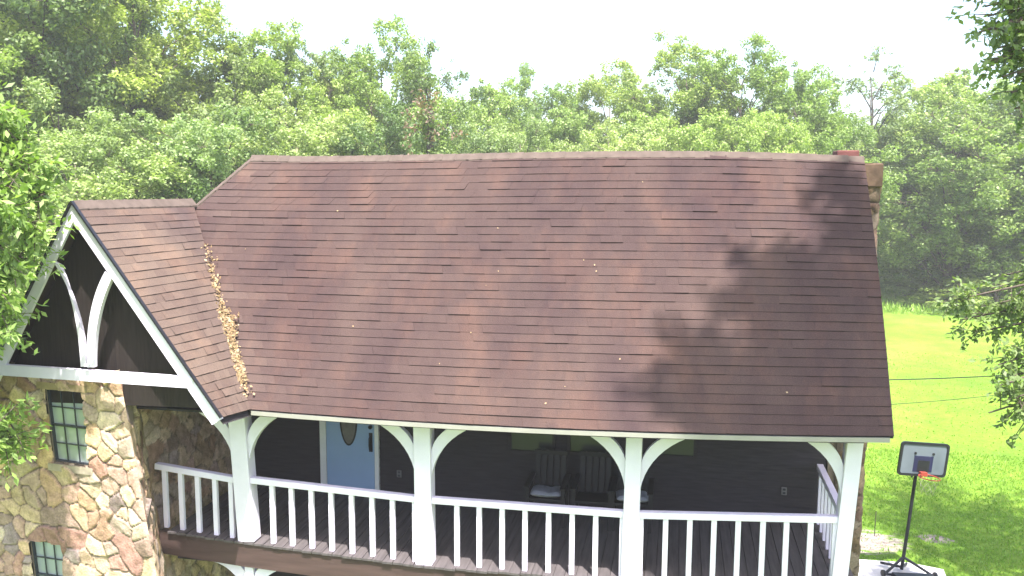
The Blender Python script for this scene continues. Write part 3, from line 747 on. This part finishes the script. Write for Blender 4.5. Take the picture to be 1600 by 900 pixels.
def make_cushion(loc, label, seed):
    nx, ny = 15, 13; v, f = [], []
    for s in (1, -1):
        for j in range(ny):
            for i in range(nx):
                u, w = -1+2*i/(nx-1), -1+2*j/(ny-1); e = (1-u**6)*(1-w**6)
                h = s*.045*e**.5+.018*mnoise.noise(Vector((u*2, w*2, seed)))*e-(.03*math.exp(-((u-.25)/.25)**2)*e if s > 0 else 0)
                v.append((u*.24*(1-.04*abs(w)), w*.22, h+.05))
    for s in range(2):
        for j in range(ny-1):
            for i in range(nx-1):
                q = [s*nx*ny+j*nx+i, s*nx*ny+j*nx+i+1, s*nx*ny+(j+1)*nx+i+1, s*nx*ny+(j+1)*nx+i]; f.append(q if s == 0 else q[::-1])
    me = bpy.data.meshes.new('seat_cushion'); me.from_pydata(v, [], f); me.materials.append(MT['cushion']); me.polygons.foreach_set('use_smooth', [True]*len(f)); me.update()
    o = bpy.data.objects.new('seat_cushion', me); COL.objects.link(o); o.location = loc; o.rotation_euler = (R_(-4), 0, R_(3*seed)); return tag(o, label, 'cushion', 'pale cushions on the porch chairs')
cx = [at(px, 772, 1, 1.55)[0] for px in (852, 925, 987)]
for k, (x_, lb) in enumerate(zip(cx, ('black porch chair holding the brighter wrinkled cushion, nearest the blue door', 'black porch chair with a bare seat between the two cushioned chairs', 'black porch chair with a cushion seen behind the white porch post'))):
    make_chair((x_, 1.75, zd(x_)), lb)
make_cushion((cx[0], 1.70, zd(cx[0])+.415), 'bright white wrinkled cushion on the porch chair nearest the blue door', 1)
make_cushion((cx[2], 1.70, zd(cx[2])+.415), 'pale cushion on the porch chair partly hidden by the white post', 2)

# ------------------------------------------------------------------ basketball hoop
hl = at(1408, 893, 2, GZ+.09)
hoop = empty('basketball_hoop', hl, 'black portable basketball hoop with grey backboard standing on the concrete pad', 'basketball hoop', rz=CAM_YAW*.9+.18)
hoop.rotation_euler = (0, R_(5.5), CAM_YAW+.12)
def hp(mb, nm_, mt, par=None, **k): return mb.build(nm_, mt, par or hoop, **k)
mb = MB(); mb.tube([(0, 0, .05), (0, 0, 1.0), (0, .02, 2.35)], .035, 12); hp(mb, 'pole', MT['steel'])
mb = MB()
for a, b in (((-.55, -.28, .05), (0, 0, .32)), ((.55, -.28, .05), (0, 0, .32)), ((-.55, -.28, .05), (.55, -.28, .05)), ((-.3, .3, .05), (0, 0, .1)), ((.3, .3, .05), (0, 0, .1))): mb.tube([a, b], .028, 8)
mb.box((-.42, -.75, .01), (.42, -.32, .12)); hp(mb, 'base', MT['steel'])
for sx in (-.58, .58):
    mb = MB(); mb.tube([(sx-.02, -.28, .07), (sx+.02, -.28, .07)], .07, 14); hp(mb, 'wheel', MT['steel'])
bw, bh, bz, by = .535, .355, 2.49, -.16
def rrect(w, h, r, n=6):
    P = []
    for (sx, sz, a0) in ((1, 1, 0), (-1, 1, 90), (-1, -1, 180), (1, -1, 270)):
        for k in range(n+1):
            a = R_(a0+90*k/n); P.append((sx*(w-r)+r*math.cos(a), 0, sz*(h-r)+r*math.sin(a)))
    return P
def shift(P, y, z0=bz): return [Vector((x_, y, z_+z0)) for x_, _, z_ in P]
mb = MB(); mb.prism(shift(rrect(bw-.03, bh-.03, .05), by), (0, .02, 0)); bb = hp(mb, 'backboard', MT['board'])
mb = MB(); O, I = shift(rrect(bw, bh, .08), by-.014), shift(rrect(bw-.05, bh-.05, .05), by-.014); mb.strip(O+O[:1], I+I[:1], (0, .045, 0)); hp(mb, 'backboard_frame', MT['steel'], bb)
mb = MB(); mb.box((-.21, by-.008, bz-.26), (.21, by-.001, bz+.07)); hp(mb, 'target_square', MT['navy'], bb)
mb = MB(); mb.box((-.12, by-.0125, bz-.25), (.14, by-.0085, bz-.02)); hp(mb, 'rim_mount', MT['steel'], bb)
for sx in (-.2, .2):
    mb = MB(); mb.tube([(sx, by-.016, bz+.125), (sx, by+.0, bz+.125)], .026, 12); hp(mb, 'bolt', MT['steel'], bb)
mb = MB(); rc = (.0, by-.27, bz-.29); rr = .20
mb.tube([(rc[0]+rr*math.cos(a), rc[1]+rr*math.sin(a), rc[2]) for a in [2*math.pi*k/28 for k in range(29)]], .011, 7, cap=False)
mb.box((-.07, by-.10, bz-.33), (.07, by-.013, bz-.25)); rim = hp(mb, 'rim', MT['orange'])
mb = MB()
for k in range(6):
    for s in (-1, 1):
        pts = []
        for j in range(5):
            a = 2*math.pi*(k+s*j*.5)/6; r = rr*(1-.11*j); pts.append((rc[0]+r*math.cos(a), rc[1]+r*math.sin(a), rc[2]-.085*j))
        mb.tube(pts, .0028, 4, cap=False)
hp(mb, 'net', MT['net'], rim)
mb = MB()
for sx in (-.1, .1): mb.bar((sx, .0, 2.2), (sx, by+.02, bz+.15), .03, .02); mb.bar((sx, .0, 2.05), (sx, by+.02, bz-.2), .03, .02)
hp(mb, 'bracket', MT['steel'])
# a thin stake in the grass
sp = at(1366, 838, 2, GZ); mb = MB(); mb.tube([(sp[0], sp[1], GZ-.1), (sp[0]+.01, sp[1], GZ+.62)], .009, 6)
tag(mb.build('thin_stake', MT['bark_dark'], origin=(sp[0], sp[1], GZ)), 'thin bare stake standing in the lawn beside the house corner', 'stake')
# overhead wires
def wire(p, q, sag, r, label):
    mb = MB(); p, q = Vector(p), Vector(q)
    mb.tube([p.lerp(q, k/24)+Vector((0, 0, -4*sag*(k/24)*(1-k/24))) for k in range(25)], r, 5)
    tag(mb.build('overhead_wire', MT['steel'], origin=p), label, 'wire', 'wires over the lawn')
wire((8.14, 7.0, 1.15), at(1760, 570, 1, 13.), .12, .012, 'upper dark overhead wire crossing the lawn beside the roof edge')
wire((8.14, 7.4, .45), at(1760, 586, 1, 15.), .18, .007, 'lower fainter overhead wire crossing the lawn above the hoop')

# ------------------------------------------------------------------ trees
def top_at(px, py, y): return at(px, py, 1, y)
V_TREE = {
 'oak':   grow_tree(1, 16, 4.0, 5.2, 26, 24, 190, (.19, .10), MT['leaf'], MT['bark'], 'round', .26),
 'tall':  grow_tree(2, 18, 5.0, 4.0, 26, 24, 190, (.19, .10), MT['leaf'], MT['bark'], 'oval', .24, .42),
 'pale':  grow_tree(3, 15, 3.0, 4.8, 26, 24, 190, (.18, .10), MT['leaf_pale'], MT['bark'], 'oval', .22),
 'yellow': grow_tree(4, 13, 2.0, 4.2, 24, 24, 190, (.18, .105), MT['leaf_yellow'], MT['bark'], 'round', .2),
 'open':  grow_tree(5, 18, 7.0, 4.2, 24, 16, 130, (.18, .10), MT['leaf_dark'], MT['bark_dark'], 'round', .26, .30, 0, .12),
 'spire': grow_tree(6, 18, 4.0, 3.0, 26, 20, 180, (.18, .09), MT['leaf'], MT['bark'], 'cone', .22),
 'bush':  grow_tree(7, 5, .3, 2.8, 20, 16, 170, (.15, .09), MT['leaf_yellow'], MT['bark'], 'bush', .09),
 'dark':  grow_tree(8, 15, 2.5, 4.6, 26, 24, 190, (.18, .10), MT['leaf_dark'], MT['bark_dark'], 'oval', .25),
}
NOM = {'oak': 16, 'tall': 18, 'pale': 15, 'yellow': 13, 'open': 18, 'spire': 18, 'bush': 5, 'dark': 15}
def tree(kind, px, py, y, wid, rz, label, name='broadleaf_tree', group='trees beyond the house'):
    """foot on the ground, top seen at the given pixel, wid = sideways stretch"""
    p = top_at(px, py, y); g = gheight(p[0], p[1]); sz = (p[2]-g)/NOM[kind]
    return plant(name, V_TREE[kind], (p[0], p[1], g), label, 'bush' if kind == 'bush' else 'tree', group, rz, (wid, wid, sz))
TREES = [
 ('dark', 60, -150, 24, 1.25, .3, 'tall shaded tree leaving the top left corner of the photo'),
 ('tall', 195, -110, 26, 1.1, 1.4, 'tallest dark crowned tree rising out of the frame left of the gable peak'),
 ('spire', 256, 8, 30, .8, 2.0, 'slim pointed tree just right of the tallest left tree'),
 ('pale', 140, 215, 17, .85, 4.0, 'pale bushy tree close behind the gable peak'),
 ('pale', 232, 180, 20, .8, 0.8, 'rounded pale tree behind the low wing ridge'),
 ('dark', 318, 66, 28, .95, 2.2, 'leafy tree standing behind the join of the wing and the main roof'),
 ('pale', 350, 165, 21, .8, 5.1, 'pale grey green tree close behind the hip of the roof'),
 ('tall', 415, 52, 31, .9, 3.3, 'tall tree with feathery top above the left end of the main ridge'),
 ('dark', 470, 62, 34, .8, 4.6, 'tall tree with a notched top next to the feathery tree'),
 ('pale', 440, 150, 24, .85, 1.1, 'pale lower tree in front of the feathery topped tree'),
 ('yellow', 520, 110, 33, .8, .4, 'small rounded tree filling the dip between two taller crowns'),
 ('oak', 600, 64, 36, .85, 1.9, 'big tree left of the leaning branches above the ridge'),
 ('open', 668, 62, 35, .75, 3.6, 'tree with thin branches leaning right over the gap in the treeline'),
 ('dark', 575, 165, 27, .75, 2.7, 'darker low tree left of the vine covered snag'),
 ('yellow', 765, 126, 44, .95, 2.0, 'bright yellow green rounded tree right of the gap in the treeline'),
 ('oak', 835, 128, 50, .9, 5.5, 'distant tree with a small dark tip near the middle of the ridge'),
 ('pale', 700, 185, 38, .8, 3.9, 'low pale tree right of the vine covered snag'),
 ('yellow', 890, 160, 42, .75, 1.2, 'light green pointed tree just right of the ridge middle'),
 ('oak', 955, 118, 52, 1.0, 3.0, 'wide rounded tree left of the tall right hand group'),
 ('pale', 830, 185, 41, .8, 4.4, 'pale low tree below the distant dark tip'),
 ('tall', 1075, 74, 47, 1.05, 5.9, 'tall broad tree, left of the pair above the right half of the ridge'),
 ('oak', 1165, 84, 46, .95, 2.5, 'tall broad tree, right of the pair above the right half of the ridge'),
 ('yellow', 1010, 165, 40, .8, .9, 'light green low tree below the gap left of the tall pair'),
 ('yellow', 1100, 170, 38, .8, 2.8, 'light green low tree in front of the tall pair'),
 ('pale', 960, 190, 37, .8, 5.4, 'grey green low tree left of the light green low trees'),
 ('yellow', 1190, 165, 39, .8, 4.1, 'yellow green low tree right below the tall pair'),
 ('oak', 1262, 132, 48, .85, 1.0, 'medium tree left of the sparse tree with open sky inside'),
 ('yellow', 1275, 185, 48, .85, 6.1, 'light green low tree behind the chimney end of the ridge'),
 ('open', 1368, 82, 57, 1.15, .2, 'sparse dark tree with sky showing between its limbs, right of the chimney'),
 ('yellow', 1465, 108, 58, 1.15, 3.1, 'bright tall tree just right of the sparse dark tree'),
 ('spire', 1520, 92, 58, 1.1, .9, 'slim dark tipped tree near the right edge of the photo'),
 ('oak', 1590, 150, 56, 1.2, 4.9, 'broad tree cut off by the right edge of the photo'),
 ('pale', 1380, 200, 60, .9, 1.9, 'pale tree behind the gap right of the chimney'),
 ('oak', 1680, 120, 54, 1.3, 2.2, 'tree beyond the right edge of the treeline'),
 ('oak', 40, -40, 32, 1.15, 3.9, 'dense tree filling the top left behind the shaded corner tree'),
 ('oak', 130, -60, 34, 1.1, 5.2, 'dense tree behind the tallest dark crowned tree at the left'),
 ('pale', 60, 130, 20, .9, 2.2, 'pale tree low at the left edge beyond the gable'),
 ('tall', -60, -60, 22, 1.1, 2.7, 'tree beyond the left edge of the treeline'),
]
for t in TREES: tree(*t)
# the bright tree standing forward over the lawn, right of the roof
V_TREE['lawn'] = grow_tree(31, 12, 1.6, 4.2, 40, 24, 150, (.17, .095), MT['leaf_green'], MT['bark'], 'oval', .2, .36, .35); NOM['lawn'] = 12
tree('lawn', 1495, 165, 53, 1.5, .7, 'green drooping tree standing on the lawn edge right of the roof')
tree('bush', 1560, 430, 50, 1.5, .3, 'leafy bush at the lawn edge near the right side', 'leafy_bush', 'bushes along the lawn edge')
tree('bush', 1640, 400, 50, 1.2, 2.3, 'leafy bush just outside the right side of the lawn edge', 'leafy_bush', 'bushes along the lawn edge')
tree('bush', 1445, 410, 56, 1.2, 1.3, 'bush at the dark hollow beside the roof edge', 'leafy_bush', 'bushes along the lawn edge')
# vine covered snag
def snag():
    p = at(664, 150, 1, 23); g = GZ; h = p[2]-g; r = empty('vine_covered_snag', (p[0], p[1], g), 'dead trunk wrapped in dark vines with a browning top above the ridge', 'snag')
    mb = MB(); mb.tube([(0, 0, -.2), (.1, 0, h*.5), (.25, 0, h*.95)], [.3, .25, .12], 9); mb.build('trunk', MT['bark_dark'], r)
    rg = np.random.default_rng(5); cl = [(rg.normal(0, .28)+.2*f, rg.normal(0, .28), h*f, rg.uniform(.3, .5), rg.normal(.15, .12)) for f in np.linspace(.3, .93, 80)]
    o = bpy.data.objects.new('vine', leaf_mesh('vine', *scatter_leaves(rg, cl, 95, .16, .12, droop=.4), MT['leaf_dark'])); COL.objects.link(o); o.parent = r
    cl = [(rg.normal(.1, .55), rg.normal(0, .5)-.2, h*f, rg.uniform(.25, .42), .5) for f in np.linspace(.86, 1.0, 16)]+[(-.55+rg.normal(0, .12), -.3, h*f, .28, .5) for f in np.linspace(.7, .9, 7)]
    o = bpy.data.objects.new('browning_vine', leaf_mesh('browning_vine', *scatter_leaves(rg, cl, 60, .16, .09, droop=.4), MT['leaf_brown'])); COL.objects.link(o); o.parent = r
snag()
# the wood behind everything, one mass
rg = np.random.default_rng(44); cl = []
for k in range(1500):
    x_ = rg.uniform(-75, 75); y_ = 68+rg.uniform(-4, 8); hmax = 9.5+1.6*mnoise.noise(Vector((x_*.09, 4, 2)))+(4 if x_ < -18 else 0)
    cl.append((x_, y_, GZ+rg.uniform(0, 1)**.8*hmax, rg.uniform(.9, 1.7), rg.normal(.45, .2)))
for k in range(900):
    sx = rg.choice([-1, 1]); cl.append((sx*rg.uniform(60, 70), rg.uniform(-25, 66), GZ+rg.uniform(0, 1)**.8*10, rg.uniform(.9, 1.7), rg.normal(.45, .2)))
o = bpy.data.objects.new('woodland', leaf_mesh('woodland', *scatter_leaves(rg, cl, 45, .42, .24), MT['leaf'])); COL.objects.link(o)
tag(o, 'distant green wood closing the view behind the trees', 'wood', kind='stuff')

# near trees: separate leaves on twigs
def twig_tree(name, trunk_pts, trunk_r, sprays, leaf, mt, label, seed, per=26, cat='tree', tint=.5):
    """sprays: (limb start, tip) pairs; every tip carries a fan of leafy twigs"""
    rg = np.random.default_rng(seed); base = trunk_pts[0]; r = empty(name, base, label, cat)
    b0 = np.array(base, float); mb = MB(); mb.tube([np.array(p)-b0 for p in trunk_pts], trunk_r, 10)
    P, A, B, T = [], [], [], []
    for s, tip, spread, ntw in sprays:
        s, tip = np.array(s, float), np.array(tip, float)
        mid_ = (s+tip)/2+np.array([0, 0, .12*np.linalg.norm(tip-s)])
        mb.tube([s-b0, mid_-b0, tip-b0], [.05, .03, .012], 6, cap=False)
        for k in range(ntw):
            f = rg.uniform(.0, 1)**.7; st = mid_+(tip-mid_)*f if rg.random() < .7 else s+(mid_-s)*rg.uniform(.5, 1)
            d = rand_dirs(rg, 1)[0]+np.array([0, 0, -.25])+.5*(tip-s)/np.linalg.norm(tip-s); d /= np.linalg.norm(d)
            ln = spread*rg.uniform(.5, 1.15); en = st+d*ln+np.array([0, 0, -.12*ln])
            mb.tube([st-b0, (st+en)/2-b0+np.array([0, 0, .05*ln]), en-b0], [.009, .006, .003], 4, cap=False)
            t0 = tint+rg.normal(0, .16)
            for j in range(per):
                g = rg.uniform(.15, 1.05); c = st+(en-st)*g+rg.normal(0, .045, 3)
                a = (d*.7+rand_dirs(rg, 1)[0]+np.array([0, 0, -.35])); a /= np.linalg.norm(a)
                n_ = np.array([0, 0, 1.])+rg.normal(0, .55, 3); bb_ = np.cross(n_, a); bb_ /= np.linalg.norm(bb_)+1e-9
                sc = rg.uniform(.7, 1.25); P.append(c+a*leaf[0]*.5-b0); A.append(a*leaf[0]/2*sc); B.append(bb_*leaf[1]/2*sc); T.append(t0+rg.normal(0, .14))
    mb.build('trunk', MT['bark'], r, smooth=True)
    o = bpy.data.objects.new('crown', leaf_mesh('crown', np.array(P), np.array(A), np.array(B), np.array(T), mt)); COL.objects.link(o); o.parent = r
    return r
# left: leaves hanging past the gable
rg = np.random.default_rng(71); spr = []
TL_ = (-6.2, -1.2)
def limb_start(z, t): return (t[0]+rg.normal(0, .1), t[1]+rg.normal(0, .1), z)
for px, py, y in ((20, 190, -1.9), (55, 215, -1.6), (10, 250, -2.2), (60, 260, -1.9), (85, 300, -1.7), (30, 320, -2.3), (70, 345, -2.0), (15, 380, -2.4), (40, 420, -2.2), (5, 440, -2.5), (55, 400, -1.9), (20, 480, -2.3), (35, 505, -2.1), (0, 530, -2.4), (8, 160, -2.0), (40, 290, -2.2), (-20, 300, -2.5), (-30, 420, -2.5), (-20, 200, -2.4), (75, 250, -1.8),
                  (10, 660, -2.3), (28, 690, -2.1), (5, 715, -2.3), (-15, 680, -2.4), (30, 655, -2.0), (-40, 560, -2.4), (-60, 640, -2.3)):
    tip = at(px-14, py+4, 1, y-.1); spr.append((limb_start(tip[2]-.25, TL_), tip, .48, 42))
twig_tree('pecan_tree', [(TL_[0], TL_[1], GZ-.2), (TL_[0], TL_[1], 0), (TL_[0]-.1, TL_[1], 4), (TL_[0], TL_[1]+.1, 8.5)], [.26, .22, .17, .05], spr, (.125, .05), MT['leaf_yellow'], 'bright leafy tree at the left edge, its twigs hanging in front of the gable', 72)
# right: darker leaves reaching in from the edge of the photo
spr = []; TR_ = (14.6, 3.2)
for px, py, y in ((1500, 500, 5), (1530, 480, 5), (1560, 505, 5.2), (1585, 470, 5.4), (1520, 520, 5), (1550, 450, 5.3), (1590, 520, 5.4), (1485, 470, 5), (1600, 440, 5.6), (1570, 430, 5.4), (1610, 490, 5.6), (1540, 10, .6), (1556, 45, .5), (1548, 95, .5), (1566, 120, .6), (1580, 145, .7), (1530, 50, .4), (1560, 5, .6), (1590, 10, .7), (1575, 80, .7), (1598, 90, .8), (1585, 170, .8), (1570, 35, .6), (1600, 60, .9), (1590, 115, .7), (1575, 20, .6), (1590, 50, .8), (1560, 75, .6), (1585, 95, 1.0), (1600, 130, .9), (1545, 25, .4), (1610, 70, 1.2), (1605, 165, 1.1), (1630, 20, 1.2), (1640, 120, 1.4), (1570, 60, .9),
                  (1575, 590, 2.2), (1555, 605, 2.0), (1590, 570, 2.4), (1545, 645, 2.1), (1590, 630, 2.3), (1610, 600, 2.4), (1600, 655, 2.2), (1560, 570, 2.2), (1575, 625, 2.0), (1640, 640, 2.6), (1650, 560, 2.6)):
    tip = at(px, py, 1, y); spr.append((limb_start(tip[2]+.4, TR_), tip, .42, 19))
for k in range(80):     # the body of its crown, beyond the frame
    a = rg.uniform(0, 2*math.pi); z = rg.uniform(3.0, 12.5); r = 3.3*math.sqrt(max(.1, 1-((z-8)/5.2)**2))*rg.uniform(.55, 1)
    tip = (TR_[0]+.9+r*math.cos(a), TR_[1]+3.6+r*math.sin(a)*1.1, z); spr.append((limb_start(z-.5, (TR_[0]+.5, TR_[1]+2.5)), tip, 1.0, 12))
twig_tree('oak_tree', [(TR_[0]+.5, TR_[1]+.5, GZ-.2), (TR_[0]+.5, TR_[1]+.5, 1), (TR_[0]+.3, TR_[1]+.4, 6), (TR_[0]+.4, TR_[1]+.5, 12)], [.3, .25, .18, .06], spr, (.105, .055), MT['leaf_dark'], 'dark leaved tree at the right edge, reaching over the lawn and the hoop', 73, per=24)
# the front yard tree whose crown, above the frame, shades the right end of the roof
spr = []; TF = (13.6, -6.2)
shade = [(1240, 430), (1300, 350), (1350, 300), (1370, 400), (1320, 450), (1260, 500), (1180, 500), (1110, 520), (1080, 570), (1150, 570), (1220, 570), (1300, 560), (1370, 530), (1390, 620), (1330, 620), (1250, 620), (1180, 620), (1100, 630), (1050, 615), (1380, 470), (1200, 455), (1300, 280), (1250, 640), (1350, 650), (1140, 470), (1290, 400), (1400, 350), (1420, 560), (1420, 450), (1170, 540), (1120, 590), (1200, 600), (1180, 640), (1230, 480), (1260, 560), (1100, 600), (1060, 590), (1160, 610), (1210, 530), (1290, 600), (1310, 500), (1270, 450), (1340, 570)]
for px, py in shade:
    v = min(1, max(0, (660-py)/410)); rp_ = at(px, py, 1, YE+(YR-YE)*v); t = rg.uniform(11.5, 14.5); tip = rp_+SUN_DIR*t
    spr.append(((TF[0], TF[1], min(15., tip[2]-.6)), tip, .85, 22))
for k in range(50):
    a = rg.uniform(0, 2*math.pi); z = rg.uniform(12.5, 19); r = 3.4*math.sqrt(max(.1, 1-((z-15.5)/4)**2))*rg.uniform(.5, 1)
    spr.append(((TF[0], TF[1], z-.8), (TF[0]+.8+r*math.cos(a), TF[1]+r*math.sin(a), z), 1.0, 10))
twig_tree('yard_tree', [(TF[0], TF[1], GZ-.2), (TF[0], TF[1], 2), (TF[0]-.1, TF[1], 10), (TF[0], TF[1], 18)], [.36, .3, .22, .07], spr, (.19, .11), MT['leaf_dark'], 'front yard tree whose crown above the photo shades the right end of the roof', 74, per=24)

# ------------------------------------------------------------------ grass tufts, longest along the lawn edge
rg = np.random.default_rng(90); P, A, B, T = [], [], [], []
def tufts(n, x0, x1, y0, y1, hgt, wd, t):
    x_ = rg.uniform(x0, x1, n); y_ = rg.uniform(y0, y1, n)
    for a, b in zip(x_, y_):
        if a < 11.7 and b < 8.4: continue
        if math.hypot((a-10.0)/1.3, (b-9.5)/.9) < 1 and rg.random() < .8: continue
        z = gheight(a, b); h = hgt*rg.uniform(.5, 1.4)
        d = np.array([rg.normal(0, .45), rg.normal(0, .45), 1.]); d /= np.linalg.norm(d)
        s = np.array([math.cos(q_ := rg.uniform(0, 6.28)), math.sin(q_), 0])
        P.append(np.array([a, b, z])+d*h*.45); A.append(d*h/2); B.append(s*wd*rg.uniform(.6, 1.4)/2); T.append(t+rg.normal(0, .12)+.3*mnoise.noise(Vector((a*.5, b*.5, 1))))
tufts(26000, 8.8, 17, 6.5, 17, .07, .03, .45)
tufts(5000, 9, 24, 17, 34, .05, .05, .55)
tufts(7000, 12, 34, 47, 60, .45, .10, .75)
o = bpy.data.objects.new('grass', leaf_mesh('grass', np.array(P), np.array(A), np.array(B), np.array(T), MT['blade'])); COL.objects.link(o)
tag(o, 'short bright grass with longer tufts at the far lawn edge', 'grass', kind='stuff')

# ------------------------------------------------------------------ the summer haze
M, N, L = mat('summer_haze')
pv = N.new('ShaderNodeVolumePrincipled'); pv.inputs['Color'].default_value = (1, .99, .94, 1); pv.inputs['Density'].default_value = .0012; pv.inputs['Anisotropy'].default_value = .1
o_ = N.new('ShaderNodeOutputMaterial'); L.new(pv.outputs[0], o_.inputs['Volume'])
mb = MB(); mb.box((-125, -80, GZ-2.2), (125, 140, 26)); hz = mb.build('haze', M)
tag(hz, 'thin bright summer haze between the house and the trees', 'haze', kind='stuff')
